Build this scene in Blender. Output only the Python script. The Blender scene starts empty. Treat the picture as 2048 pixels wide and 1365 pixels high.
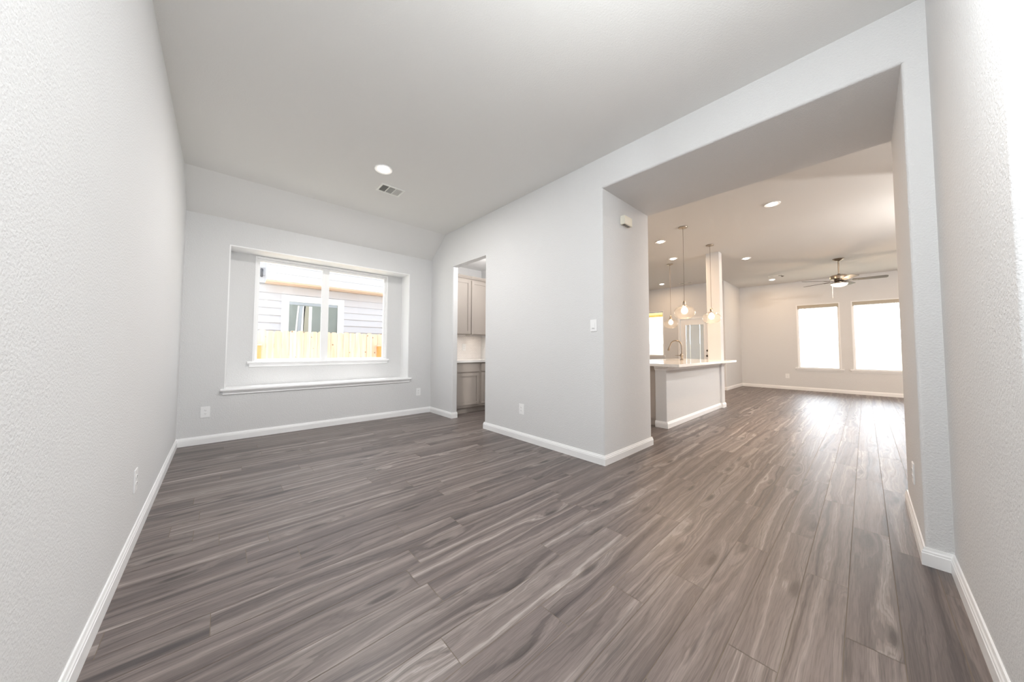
import bpy, bmesh, math, random
from mathutils import Vector, Matrix
random.seed(7)
S = bpy.context.scene
COL = S.collection
PI = math.pi

# ---------------------------------------------------------------- camera
CAMZ = 1.12472
YAW, PITCH, ROLL, FPX, CX, CY = 0.71493, 0.04219, 0.00455, 637.853, 995.048, 670.432
cam = bpy.data.cameras.new('camera'); camo = bpy.data.objects.new('camera', cam); COL.objects.link(camo)
cam.sensor_fit = 'HORIZONTAL'; cam.sensor_width = 36.0; cam.lens = FPX/2048*36
cam.shift_x = (1024-CX)/2048; cam.shift_y = -(682.5-CY)/2048
cam.clip_start = .02; cam.clip_end = 200
_r = Vector((math.cos(YAW), -math.sin(YAW), 0))
_f = Vector((math.sin(YAW)*math.cos(PITCH), math.cos(YAW)*math.cos(PITCH), math.sin(PITCH)))
_u = _r.cross(_f)
R_ = _r*math.cos(ROLL)+_u*math.sin(ROLL); U_ = -_r*math.sin(ROLL)+_u*math.cos(ROLL); B_ = -_f
camo.matrix_world = Matrix(((R_.x,U_.x,B_.x,0),(R_.y,U_.y,B_.y,0),(R_.z,U_.z,B_.z,CAMZ),(0,0,0,1)))
S.camera = camo

# ---------------------------------------------------------------- world, exposure
SKY = 1.65; SKY_EAST = 8.5
w = bpy.data.worlds.new('sky'); S.world = w; w.use_nodes = True
def sky_nodes():
    # hazy overcast sky, much brighter around the sun's side (east)
    nt = w.node_tree; L = nt.links; bg = nt.nodes['Background']
    tc = nt.nodes.new('ShaderNodeTexCoord'); dp = nt.nodes.new('ShaderNodeVectorMath'); dp.operation = 'DOT_PRODUCT'
    dp.inputs[1].default_value = Vector((.96, -.10, .26)).normalized()
    L.new(tc.outputs['Generated'], dp.inputs[0])
    mr = nt.nodes.new('ShaderNodeMapRange'); mr.interpolation_type = 'SMOOTHSTEP'
    mr.inputs['From Min'].default_value = .78; mr.inputs['From Max'].default_value = 1.0
    mr.inputs['To Min'].default_value = SKY; mr.inputs['To Max'].default_value = SKY_EAST
    L.new(dp.outputs['Value'], mr.inputs['Value']); L.new(mr.outputs[0], bg.inputs[1])
    bg.inputs[0].default_value = (.84, .925, 1, 1)
sky_nodes()
vs = S.view_settings; vs.view_transform = 'Standard'; vs.look = 'None'; vs.gamma = 1; vs.use_curve_mapping = False
vs.exposure = 0.36
S.cycles.use_denoising = True
S.cycles.max_bounces = 10; S.cycles.diffuse_bounces = 6; S.cycles.glossy_bounces = 4
S.cycles.transparent_max_bounces = 12; S.cycles.transmission_bounces = 6
S.cycles.caustics_reflective = False; S.cycles.caustics_refractive = False
S.cycles.sample_clamp_indirect = 6.0

# high sun, just north of overhead
sn = bpy.data.lights.new('sun', 'SUN'); sn.energy = 7; sn.angle = math.radians(4); sn.color = (1, .98, .95)
sno = bpy.data.objects.new('sun', sn); COL.objects.link(sno); sno.location = (2, 7, 12)
sno.rotation_euler = Vector((.05, .17, 1)).to_track_quat('Z', 'Y').to_euler()

# lamp powers (watts)
P_DINE, P_CAN, P_PEND, P_FAN, P_HALL, P_FOYER_FILL, P_ENTRY_FILL, P_PANTRY = 33, 17, 2.4, 14, 190, 60, 62, 18
WARM = (1, .70, .45); WARMISH = (1, .86, .70); NEUT = (1, .98, .965); COOL = (.90, .955, 1)

# ---------------------------------------------------------------- dimensions
XL, XR, YW, YS, H = -.345, 2.834, 5.078, 4.62, 3.05
ZW = 2.6985
YD1, YD2, ZD = 4.3785, 3.537, 2.462
YO1, YO2, YN, ZO = 1.68, -.178, -.268, 2.736
XB = 3.87
XF, XN, YC = 12.25, 10.56, 2.53
XS = 1.57

# ================================================================ materials
def new_mat(name):
    m = bpy.data.materials.new(name); m.use_nodes = True
    nt = m.node_tree
    for n in list(nt.nodes): nt.nodes.remove(n)
    out = nt.nodes.new('ShaderNodeOutputMaterial')
    return m, nt, out
def srgb(r, g, b):
    f = lambda c: (c/255/12.92) if c/255 <= .04045 else ((c/255+.055)/1.055)**2.4
    return (f(r), f(g), f(b), 1)
def principled(name, col, rough=.5, metal=0, bump=None, spec=.5, coat=0, var=None):
    m, nt, out = new_mat(name)
    p = nt.nodes.new('ShaderNodeBsdfPrincipled'); nt.links.new(p.outputs[0], out.inputs[0])
    p.inputs['Base Color'].default_value = col; p.inputs['Roughness'].default_value = rough
    p.inputs['Metallic'].default_value = metal; p.inputs['Specular IOR Level'].default_value = spec
    p.inputs['Coat Weight'].default_value = coat
    tc = nt.nodes.new('ShaderNodeTexCoord')
    if bump:
        sc, st, dist, det = bump
        n = nt.nodes.new('ShaderNodeTexNoise'); n.inputs['Scale'].default_value = sc; n.inputs['Detail'].default_value = det
        b = nt.nodes.new('ShaderNodeBump'); b.inputs['Strength'].default_value = st; b.inputs['Distance'].default_value = dist
        nt.links.new(tc.outputs['Object'], n.inputs['Vector']); nt.links.new(n.outputs[0], b.inputs['Height'])
        nt.links.new(b.outputs[0], p.inputs['Normal'])
    if var:   # slight tonal variation
        sc, amt = var
        n = nt.nodes.new('ShaderNodeTexNoise'); n.inputs['Scale'].default_value = sc; n.inputs['Detail'].default_value = 3
        mx = nt.nodes.new('ShaderNodeMix'); mx.data_type = 'RGBA'
        nt.links.new(tc.outputs['Object'], n.inputs['Vector']); nt.links.new(n.outputs[0], mx.inputs['Factor'])
        mx.inputs['A'].default_value = tuple(c*(1-amt) for c in col[:3])+(1,)
        mx.inputs['B'].default_value = tuple(min(1, c*(1+amt)) for c in col[:3])+(1,)
        nt.links.new(mx.outputs['Result'], p.inputs['Base Color'])
    return m
def emitter(name, col, strength):
    m, nt, out = new_mat(name)
    e = nt.nodes.new('ShaderNodeEmission'); e.inputs[0].default_value = (*col, 1); e.inputs[1].default_value = strength
    nt.links.new(e.outputs[0], out.inputs[0]); return m
def thin_glass(name, tint=(1,1,1), ior=1.45, rough=0.0, fac=None):
    m, nt, out = new_mat(name)
    t = nt.nodes.new('ShaderNodeBsdfTransparent'); t.inputs[0].default_value = (*tint, 1)
    g = nt.nodes.new('ShaderNodeBsdfGlossy'); g.inputs['Roughness'].default_value = rough
    lw = nt.nodes.new('ShaderNodeLayerWeight'); lw.inputs['Blend'].default_value = .5
    pw = nt.nodes.new('ShaderNodeMath'); pw.operation = 'POWER'; pw.inputs[1].default_value = 3.5; nt.links.new(lw.outputs['Facing'], pw.inputs[0])
    f = nt.nodes.new('ShaderNodeMath'); f.operation = 'MULTIPLY_ADD'; f.inputs[1].default_value = ior-1; f.inputs[2].default_value = .04; nt.links.new(pw.outputs[0], f.inputs[0])
    mx = nt.nodes.new('ShaderNodeMixShader')
    if fac is None: nt.links.new(f.outputs[0], mx.inputs[0])
    else: mx.inputs[0].default_value = fac
    nt.links.new(t.outputs[0], mx.inputs[1]); nt.links.new(g.outputs[0], mx.inputs[2])
    nt.links.new(mx.outputs[0], out.inputs[0]); return m

M = {}
M['wall'] = principled('greige_orange_peel_paint', srgb(217,217,217), .75, bump=(110, .5, .006, 2.5), spec=.25)
M['ceil'] = principled('greige_ceiling_paint', srgb(224,223,221), .85, bump=(100, .3, .004, 2.5), spec=.15)
M['trim'] = principled('white_trim_enamel', srgb(242,242,242), .35, bump=(9, .03, .002, 2))
M['vinyl'] = principled('white_window_vinyl', srgb(244,244,244), .4, bump=(20, .02, .001, 2))
M['plastic'] = principled('white_plastic', srgb(240,240,240), .35, bump=(60, .02, .0005, 2))
M['slot'] = principled('dark_slot', srgb(70,70,70), .6, var=(40, .1))
M['chime'] = principled('ivory_chime_plastic', srgb(232,228,214), .45, var=(20, .02))
M['cab'] = principled('taupe_cabinet_paint', srgb(174,165,157), .42, bump=(30, .03, .001, 2), var=(3, .03))
M['quartz'] = principled('white_quartz', srgb(240,238,235), .12, var=(14, .03), coat=.3)
M['nickel'] = principled('brushed_nickel', srgb(176,164,150), .28, metal=1, bump=(200, .05, .0004, 2))
M['pewter'] = principled('dark_pewter', srgb(120,112,104), .35, metal=1, bump=(200, .05, .0004, 2))
M['blade'] = principled('weathered_fan_blade', srgb(84,79,72), .5, var=(18, .12))
M['glass'] = thin_glass('window_glass', ior=1.25)
def seeded_glass():
    m, nt, out = new_mat('clear_seeded_pendant_glass'); L = nt.links; N = nt.nodes.new
    t = N('ShaderNodeBsdfTransparent'); t.inputs[0].default_value = (1,.985,.96,1)
    g = N('ShaderNodeBsdfGlossy'); g.inputs['Roughness'].default_value = .05
    df = N('ShaderNodeBsdfTranslucent'); df.inputs[0].default_value = (1,.93,.84,1)
    lw = N('ShaderNodeLayerWeight'); lw.inputs['Blend'].default_value = .5
    pw = N('ShaderNodeMath'); pw.operation = 'POWER'; pw.inputs[1].default_value = 2.5; L.new(lw.outputs['Facing'], pw.inputs[0])
    f = N('ShaderNodeMath'); f.operation = 'MULTIPLY_ADD'; f.inputs[1].default_value = .55; f.inputs[2].default_value = .05; L.new(pw.outputs[0], f.inputs[0])
    m1 = N('ShaderNodeMixShader'); m1.inputs[0].default_value = .045; L.new(t.outputs[0], m1.inputs[1]); L.new(df.outputs[0], m1.inputs[2])
    m2 = N('ShaderNodeMixShader'); L.new(f.outputs[0], m2.inputs[0]); L.new(m1.outputs[0], m2.inputs[1]); L.new(g.outputs[0], m2.inputs[2])
    L.new(m2.outputs[0], out.inputs[0]); return m
M['lampglass'] = seeded_glass()
M['lens'] = emitter('warm_lamp_lens', (1,.93,.82), 9)
M['bulb'] = emitter('warm_bulb', (1,.87,.70), 6)
M['bowl'] = emitter('frosted_lit_bowl', (1,.86,.68), 2.6)
M['blind'] = principled('tan_blind_rail', srgb(178,168,150), .5, var=(12, .04))
M['slat'] = principled('white_mini_blind', srgb(235,236,238), .5, var=(12, .02))
def translucent(name, col, t):
    m, nt, out = new_mat(name); a = nt.nodes.new('ShaderNodeBsdfDiffuse'); a.inputs[0].default_value = col
    b = nt.nodes.new('ShaderNodeBsdfTranslucent'); b.inputs[0].default_value = col; mx = nt.nodes.new('ShaderNodeMixShader'); mx.inputs[0].default_value = t
    nt.links.new(a.outputs[0], mx.inputs[1]); nt.links.new(b.outputs[0], mx.inputs[2]); nt.links.new(mx.outputs[0], out.inputs[0]); return m
M['translucent'] = translucent('translucent_blind_slat', srgb(228,230,232), .5)
M['siding'] = principled('pale_lap_siding', srgb(208,208,213), .6, var=(5, .02))
M['exttrim'] = principled('white_house_trim_and_reflection', srgb(252,252,252), .55, var=(5, .01))
M['soffit'] = principled('tan_soffit', srgb(236,206,180), .7, var=(6, .05))
M['black'] = principled('black_fixture', srgb(90,90,96), .5, var=(20, .1))
M['cord'] = principled('clear_grey_cord', srgb(110,96,86), .5, var=(20, .05))
M['duct'] = principled('duct_grey', srgb(70,70,68), .6, var=(30, .1))
M['vent'] = principled('white_register', srgb(236,236,232), .4, var=(20, .02))

# knotty pine fence
def wood_pine(name, base, dark, kn):
    m, nt, out = new_mat(name); L = nt.links
    p = nt.nodes.new('ShaderNodeBsdfPrincipled'); L.new(p.outputs[0], out.inputs[0]); p.inputs['Roughness'].default_value = .7
    tc = nt.nodes.new('ShaderNodeTexCoord'); oi = nt.nodes.new('ShaderNodeObjectInfo')
    mp = nt.nodes.new('ShaderNodeMapping'); mp.inputs['Scale'].default_value = (14, 14, 1.1)
    ad = nt.nodes.new('ShaderNodeVectorMath'); ad.operation = 'ADD'
    cm = nt.nodes.new('ShaderNodeCombineXYZ'); ml = nt.nodes.new('ShaderNodeMath'); ml.operation = 'MULTIPLY'; ml.inputs[1].default_value = 31
    L.new(oi.outputs['Random'], ml.inputs[0]); L.new(ml.outputs[0], cm.inputs[0]); L.new(ml.outputs[0], cm.inputs[2])
    L.new(tc.outputs['Object'], ad.inputs[0]); L.new(cm.outputs[0], ad.inputs[1]); L.new(ad.outputs[0], mp.inputs[0])
    n = nt.nodes.new('ShaderNodeTexNoise'); n.inputs['Scale'].default_value = 1.3; n.inputs['Detail'].default_value = 4; L.new(mp.outputs[0], n.inputs['Vector'])
    r = nt.nodes.new('ShaderNodeValToRGB'); r.color_ramp.elements[0].position = .35; r.color_ramp.elements[1].position = .65
    r.color_ramp.elements[0].color = dark; r.color_ramp.elements[1].color = base; L.new(n.outputs[0], r.inputs[0])
    v = nt.nodes.new('ShaderNodeTexVoronoi'); v.inputs['Scale'].default_value = 6.5; L.new(ad.outputs[0], v.inputs['Vector'])
    vr = nt.nodes.new('ShaderNodeValToRGB'); vr.color_ramp.elements[0].position = .07; vr.color_ramp.elements[1].position = .13
    vr.color_ramp.elements[0].color = (1,1,1,1); vr.color_ramp.elements[1].color = (0,0,0,1); L.new(v.outputs['Distance'], vr.inputs[0])
    mx = nt.nodes.new('ShaderNodeMix'); mx.data_type = 'RGBA'; L.new(vr.outputs[0], mx.inputs['Factor']); L.new(r.outputs[0], mx.inputs['A']); mx.inputs['B'].default_value = kn
    # board to board tone
    hs = nt.nodes.new('ShaderNodeHueSaturation'); mr = nt.nodes.new('ShaderNodeMapRange'); mr.inputs['To Min'].default_value = .88; mr.inputs['To Max'].default_value = 1.08
    L.new(oi.outputs['Random'], mr.inputs['Value']); L.new(mr.outputs[0], hs.inputs['Value']); L.new(mx.outputs['Result'], hs.inputs['Color'])
    L.new(hs.outputs[0], p.inputs['Base Color']); return m
M['pine'] = wood_pine('knotty_pine_pickets', srgb(226,208,190), srgb(214,186,158), srgb(150,100,68))
M['patio'] = wood_pine('yellow_patio_boards', srgb(226,208,140), srgb(214,192,120), srgb(180,150,90))
M['post'] = wood_pine('orange_cedar_post', srgb(232,170,100), srgb(214,140,70), srgb(150,90,40))

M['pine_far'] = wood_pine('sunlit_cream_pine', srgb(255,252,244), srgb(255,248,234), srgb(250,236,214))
# backsplash: small raised white mosaic
def mosaic():
    m, nt, out = new_mat('white_mosaic_tile'); L = nt.links
    p = nt.nodes.new('ShaderNodeBsdfPrincipled'); L.new(p.outputs[0], out.inputs[0]); p.inputs['Roughness'].default_value = .2
    tc = nt.nodes.new('ShaderNodeTexCoord'); mp = nt.nodes.new('ShaderNodeMapping'); mp.inputs['Rotation'].default_value = (PI/2, 0, 0)
    L.new(tc.outputs['Object'], mp.inputs[0])
    b = nt.nodes.new('ShaderNodeTexBrick'); b.inputs['Scale'].default_value = 11; b.inputs['Mortar Size'].default_value = .02
    b.inputs['Color1'].default_value = srgb(242,238,236); b.inputs['Color2'].default_value = srgb(236,232,230); b.inputs['Mortar'].default_value = srgb(216,210,206)
    L.new(mp.outputs[0], b.inputs['Vector']); L.new(b.outputs['Color'], p.inputs['Base Color'])
    bp = nt.nodes.new('ShaderNodeBump'); bp.inputs['Strength'].default_value = .3; bp.inputs['Distance'].default_value = .003; bp.invert = True
    L.new(b.outputs['Fac'], bp.inputs['Height']); L.new(bp.outputs[0], p.inputs['Normal']); return m
M['mosaic'] = mosaic()

# lawn, kept pale to bounce daylight up into the window niche
def lawn():
    m, nt, out = new_mat('pale_bounce_lawn'); L = nt.links
    p = nt.nodes.new('ShaderNodeBsdfPrincipled'); L.new(p.outputs[0], out.inputs[0]); p.inputs['Roughness'].default_value = .9
    tc = nt.nodes.new('ShaderNodeTexCoord'); n = nt.nodes.new('ShaderNodeTexNoise'); n.inputs['Scale'].default_value = 3; n.inputs['Detail'].default_value = 6
    L.new(tc.outputs['Object'], n.inputs['Vector'])
    r = nt.nodes.new('ShaderNodeValToRGB'); r.color_ramp.elements[0].color = srgb(205,202,186); r.color_ramp.elements[1].color = srgb(228,224,210)
    L.new(n.outputs[0], r.inputs[0]); L.new(r.outputs[0], p.inputs['Base Color']); return m
M['lawn'] = lawn()

# wood look plank tile: grain follows each plank, offset per plank
def plank_mat():
    m, nt, out = new_mat('grey_brown_wood_plank_tile'); L = nt.links; N = nt.nodes.new
    def math_(op, a, b=None, c=None):
        n = N('ShaderNodeMath'); n.operation = op
        for i, v in enumerate((a, b, c)):
            if v is None: continue
            if isinstance(v, (int, float)): n.inputs[i].default_value = v
            else: L.new(v, n.inputs[i])
        return n.outputs[0]
    def ramp(x, pts):
        r = N('ShaderNodeValToRGB'); e = r.color_ramp.elements
        while len(e) < len(pts): e.new(.5)
        for k, (pos, col) in enumerate(pts):
            e[k].position = pos; e[k].color = col if len(col) == 4 else (*col, 1)
        L.new(x, r.inputs[0]); return r.outputs[0]
    def noise(vec, scale=1, detail=3, rough=.5, dist=0):
        n = N('ShaderNodeTexNoise'); n.inputs['Scale'].default_value = scale; n.inputs['Detail'].default_value = detail
        n.inputs['Roughness'].default_value = rough; n.inputs['Distortion'].default_value = dist
        L.new(vec, n.inputs['Vector']); return n.outputs[0]
    def mapv(vec, sc):
        n = N('ShaderNodeVectorMath'); n.operation = 'MULTIPLY'; n.inputs[1].default_value = sc; L.new(vec, n.inputs[0]); return n.outputs[0]
    p = N('ShaderNodeBsdfPrincipled'); L.new(p.outputs[0], out.inputs[0])
    tc = N('ShaderNodeTexCoord'); at = N('ShaderNodeAttribute'); at.attribute_name = 'plank'; at.attribute_type = 'GEOMETRY'
    rnd = at.outputs['Fac']
    sep = N('ShaderNodeSeparateXYZ'); L.new(tc.outputs['Object'], sep.inputs[0])
    cb = N('ShaderNodeCombineXYZ')
    L.new(math_('MULTIPLY_ADD', rnd, 97.0, sep.outputs[0]), cb.inputs[0])
    L.new(math_('MULTIPLY_ADD', rnd, 53.0, sep.outputs[1]), cb.inputs[1])
    P = cb.outputs[0]
    # knots pull the grain around them
    kv = N('ShaderNodeTexVoronoi'); kv.inputs['Scale'].default_value = 1.0; kv.inputs['Randomness'].default_value = 1; kv.voronoi_dimensions = '2D'
    L.new(mapv(P, (1.0, 4.6, 1)), kv.inputs['Vector'])
    kd = kv.outputs['Distance']
    knot = ramp(kd, [(0, (1,1,1)), (.07, (.6,.6,.6)), (.26, (0,0,0))])
    warp = noise(mapv(P, (.42, 4.0, 1)), 1, 2, .5)
    warp2 = noise(mapv(P, (2.6, 22, 1)), 1, 3, .6)
    u = math_('ADD', math_('MULTIPLY', sep.outputs[1], 24.0), math_('MULTIPLY', rnd, 71.0))
    u = math_('ADD', u, math_('MULTIPLY', math_('SUBTRACT', warp, .5), 5.6))
    u = math_('ADD', u, math_('MULTIPLY', math_('SUBTRACT', warp2, .5), 1.3))
    u = math_('ADD', u, math_('MULTIPLY', knot, 1.7))
    c2 = N('ShaderNodeCombineXYZ'); L.new(u, c2.inputs[0]); L.new(math_('MULTIPLY', cb.outputs[0], .35) if False else math_('MULTIPLY', rnd, 13.0), c2.inputs[1])
    # broad bands, growth rings, fibres
    band = noise(c2.outputs[0], 1.0, 4, .62)
    c3 = N('ShaderNodeCombineXYZ'); L.new(math_('MULTIPLY', u, 3.2), c3.inputs[0]); L.new(math_('MULTIPLY', sep.outputs[0], 1.2), c3.inputs[1])
    ring = noise(c3.outputs[0], 1.1, 2, .5)
    fibre = noise(mapv(P, (7, 260, 1)), 1, 2, .6)
    col = ramp(band, [(.28, srgb(70,63,63)), (.40, srgb(97,87,84)), (.50, srgb(114,103,99)), (.58, srgb(128,117,112)), (.70, srgb(164,154,149))])
    def mixc(mode, fac, a, b):
        n = N('ShaderNodeMix'); n.data_type = 'RGBA'; n.blend_type = mode
        if isinstance(fac, (int, float)): n.inputs['Factor'].default_value = fac
        else: L.new(fac, n.inputs['Factor'])
        L.new(a, n.inputs['A'])
        if isinstance(b, tuple): n.inputs['B'].default_value = b
        else: L.new(b, n.inputs['B'])
        return n.outputs['Result']
    col = mixc('MULTIPLY', .55, col, ramp(ring, [(.34, (.52,.52,.52)), (.46, (1,1,1)), (.8, (1.0,1.0,1.0))]))
    col = mixc('MULTIPLY', .75, col, ramp(fibre, [(.34, (.66,.66,.66)), (.56, (1.0,1.0,1.0))]))
    # sparse charcoal mineral streaks
    st = noise(mapv(P, (.9, 13, 1)), 1, 4, .65, .25)
    stm = math_('MULTIPLY', ramp(st, [(.60, (0,0,0)), (.72, (1,1,1))]), .75)
    col = mixc('MIX', stm, col, srgb(56,53,55))
    col = mixc('MIX', math_('MULTIPLY', ramp(kd, [(0, (1,1,1)), (.045, (.85,.85,.85)), (.10, (0,0,0))]), .7), col, srgb(54,48,46))
    # plank to plank tone
    hs = N('ShaderNodeHueSaturation'); hs.inputs['Saturation'].default_value = .95
    L.new(math_('MULTIPLY_ADD', math_('FRACT', math_('MULTIPLY', rnd, 17.0)), .20, .90), hs.inputs['Value']); L.new(col, hs.inputs['Color'])
    L.new(hs.outputs[0], p.inputs['Base Color'])
    L.new(math_('MULTIPLY_ADD', ring, .16, .33), p.inputs['Roughness']); p.inputs['Specular IOR Level'].default_value = .5
    bp = N('ShaderNodeBump'); bp.inputs['Strength'].default_value = .25; bp.inputs['Distance'].default_value = .0012
    L.new(math_('ADD', math_('MULTIPLY', fibre, .6), ring), bp.inputs['Height']); L.new(bp.outputs[0], p.inputs['Normal'])
    return m
M['plank'] = plank_mat()
M['grout'] = principled('tan_grout', srgb(120,108,94), .8, var=(20, .05))

# ================================================================ mesh helpers
class MB:
    def __init__(s): s.v = []; s.f = []; s.mi = []; s.cur = 0
    def poly(s, pts, quads):
        b = len(s.v); s.v += [tuple(p) for p in pts]
        for q in quads: s.f.append([b+i for i in q]); s.mi.append(s.cur)
        return s
    def box(s, x0, x1, y0, y1, z0, z1, M4=None):
        x0, x1 = sorted((x0, x1)); y0, y1 = sorted((y0, y1)); z0, z1 = sorted((z0, z1))
        P = [Vector(p) for p in ((x0,y0,z0),(x1,y0,z0),(x1,y1,z0),(x0,y1,z0),(x0,y0,z1),(x1,y0,z1),(x1,y1,z1),(x0,y1,z1))]
        if M4: P = [M4 @ p for p in P]
        return s.poly(P, [(3,2,1,0),(4,5,6,7),(0,1,5,4),(1,2,6,5),(2,3,7,6),(3,0,4,7)])
    def prism(s, outline, a0, a1, axis='Z'):
        """extrude a 2D ccw outline along an axis; outline coords: Z:(x,y) X:(y,z) Y:(x,z)"""
        n = len(outline)
        mk = {'Z': lambda p, a: (p[0], p[1], a), 'X': lambda p, a: (a, p[0], p[1]), 'Y': lambda p, a: (p[0], a, p[1])}[axis]
        P = [mk(p, a0) for p in outline]+[mk(p, a1) for p in outline]
        return s.poly(P, [list(range(n-1, -1, -1)), list(range(n, 2*n))]+[(i, (i+1) % n, n+(i+1) % n, n+i) for i in range(n)])
    def lathe(s, prof, c=(0,0,0), n=32, M4=None):
        """prof [(r,z)..] revolved about z through c"""
        P = []; F = []; k = len(prof)
        for i in range(n):
            a = 2*PI*i/n
            for r, z in prof:
                p = Vector((c[0]+r*math.cos(a), c[1]+r*math.sin(a), c[2]+z)); P.append(M4 @ p if M4 else p)
        for i in range(n):
            j = (i+1) % n
            for t in range(k-1): F.append((i*k+t, j*k+t, j*k+t+1, i*k+t+1))
        return s.poly(P, F)
    def tube(s, pts, r, n=10, cap=True):
        pts = [Vector(p) for p in pts]; R = r if isinstance(r, (list, tuple)) else [r]*len(pts)
        rings = []; up = None
        for i, p in enumerate(pts):
            d = (pts[min(i+1, len(pts)-1)]-pts[max(i-1, 0)]).normalized()
            if up is None: up = Vector((0,0,1)) if abs(d.z) < .9 else Vector((1,0,0))
            a = d.cross(up).normalized(); b = a.cross(d).normalized(); up = b
            rings += [p+(a*math.cos(2*PI*k/n)+b*math.sin(2*PI*k/n))*R[i] for k in range(n)]
        F = []
        for i in range(len(pts)-1):
            for k in range(n):
                F.append((i*n+k, i*n+(k+1) % n, (i+1)*n+(k+1) % n, (i+1)*n+k))
        if cap: F += [list(range(n)), [(len(pts)-1)*n+k for k in range(n-1, -1, -1)]]
        return s.poly(rings, F)
    def build(s, name, mats, parent=None, smooth=35, bevel=0, label=None):
        me = bpy.data.meshes.new(name)
        loc = Vector((0,0,0))
        me.from_pydata([tuple(p) for p in s.v], [], s.f)
        for m in (mats if isinstance(mats, (list, tuple)) else [mats]): me.materials.append(M[m])
        for i, p in enumerate(me.polygons): p.material_index = s.mi[i]
        bm = bmesh.new(); bm.from_mesh(me)
        bmesh.ops.remove_doubles(bm, verts=bm.verts, dist=1e-6)
        bmesh.ops.recalc_face_normals(bm, faces=bm.faces)
        if bevel:
            es = [e for e in bm.edges if len(e.link_faces) == 2 and e.calc_face_angle(0) > .6]
            bmesh.ops.bevel(bm, geom=es, offset=bevel, segments=2, affect='EDGES', clamp_overlap=True)
        bm.to_mesh(me); bm.free()
        if smooth:
            for p in me.polygons: p.use_smooth = True
            me.set_sharp_from_angle(angle=math.radians(smooth))
        o = bpy.data.objects.new(name, me); COL.objects.link(o)
        if parent: o.parent = parent
        if label: o['label'] = label
        return o

def tag(o, label=None, cat=None, group=None, kind=None):
    if label: o['label'] = label
    if cat: o['category'] = cat
    if group: o['group'] = group
    if kind: o['kind'] = kind
    return o
def struct(o): o['kind'] = 'structure'; return o
def empty(name, loc=(0,0,0), rz=0):
    o = bpy.data.objects.new(name, None); COL.objects.link(o); o.location = loc; o.rotation_euler = (0,0,rz); o.empty_display_size = .1; return o
def copy_tree(o, parent=None):
    c = o.copy(); COL.objects.link(c)
    if parent: c.parent = parent
    for ch in [x for x in list(o.children)]: copy_tree(ch, c)
    return c
def lamp(name, kind, loc, power, col, parent=None, size=.1, rot=None, spread=None, shape='DISK'):
    l = bpy.data.lights.new(name, kind); l.energy = power; l.color = col
    if kind == 'AREA':
        l.shape = shape; l.size = size
        if spread: l.spread = spread
    else: l.shadow_soft_size = size
    o = bpy.data.objects.new(name, l); COL.objects.link(o); o.location = loc
    if rot: o.rotation_euler = rot
    if parent: o.parent = parent
    return o
def portal(cx, cy, cz, sx, sz, rot):
    l = bpy.data.lights.new('daylight_portal', 'AREA'); l.shape = 'RECTANGLE'; l.size = sx; l.size_y = sz; l.energy = 1
    l.cycles.is_portal = True
    o = bpy.data.objects.new('daylight_portal', l); COL.objects.link(o); o.location = (cx, cy, cz); o.rotation_euler = rot
    return o

def rounded(pts, radii, seg=5):
    """round chosen corners of a 2D polygon"""
    out = []; n = len(pts)
    for i, p in enumerate(pts):
        r = radii.get(i, 0)
        if not r: out.append(p); continue
        P = Vector(p); A = (Vector(pts[i-1])-P).normalized(); B = (Vector(pts[(i+1) % n])-P).normalized()
        a, b = P+A*r, P+B*r; c = P+(A+B)*r   # right angle corners
        for k in range(seg+1):
            t = k/seg*PI/2
            q = c-(B*math.cos(t)+A*math.sin(t))*r
            out.append((q.x, q.y))
    return out
RB = .018

# ================================================================ floor
def make_floor():
    PW = .147; Y0 = -.0625; G = .0012
    known = {0: 1.885, 2: 1.499, 3: 2.325, 4: 1.75, 5: 1.447, 6: 1.098, 7: .682}
    x_lo, x_hi, y_lo, y_hi = -.36, 12.27, -3.75, 6.3
    verts = []; faces = []; rn = []; mi = []
    k0 = math.floor((y_lo-Y0)/PW); k1 = math.ceil((y_hi-Y0)/PW)
    LEN = 1.19
    for k in range(k0, k1):
        off = known.get(k, random.random()*LEN)
        x = off-math.ceil((off-x_lo)/LEN)*LEN
        while x < x_hi:
            a, b = max(x+G, x_lo), min(x+LEN-G, x_hi)
            if b-a > .01:
                ya, yb = max(Y0+k*PW+G, y_lo), min(Y0+(k+1)*PW-G, y_hi)
                if yb-ya > .004:
                    i = len(verts); verts += [(a,ya,0),(b,ya,0),(b,yb,0),(a,yb,0)]; faces.append((i,i+1,i+2,i+3)); rn.append(random.random()); mi.append(0)
            x += LEN
    i = len(verts); verts += [(x_lo,y_lo,-.0012),(x_hi,y_lo,-.0012),(x_hi,y_hi,-.0012),(x_lo,y_hi,-.0012),(x_lo,y_lo,-.12),(x_hi,y_lo,-.12),(x_hi,y_hi,-.12),(x_lo,y_hi,-.12)]
    for q in ((0,1,2,3),(7,6,5,4),(0,4,5,1),(1,5,6,2),(2,6,7,3),(3,7,4,0)): faces.append(tuple(i+t for t in q)); rn.append(.5); mi.append(1)
    me = bpy.data.meshes.new('floor'); me.from_pydata(verts, [], faces)
    me.materials.append(M['plank']); me.materials.append(M['grout'])
    for p, m_ in zip(me.polygons, mi): p.material_index = m_
    a = me.attributes.new('plank', 'FLOAT', 'FACE'); a.data.foreach_set('value', rn)
    o = bpy.data.objects.new('floor', me); COL.objects.link(o); return struct(o)
make_floor()

# ================================================================ walls
YH = -3.0                      # foyer end behind the camera
def wall(name, mb, smooth=0): return struct(mb.build(name, 'wall', smooth=smooth))
b = MB(); b.box(XL-.12, XL, YH-.12, YW, 0, H+.1); wall('wall_west', b)
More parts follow.
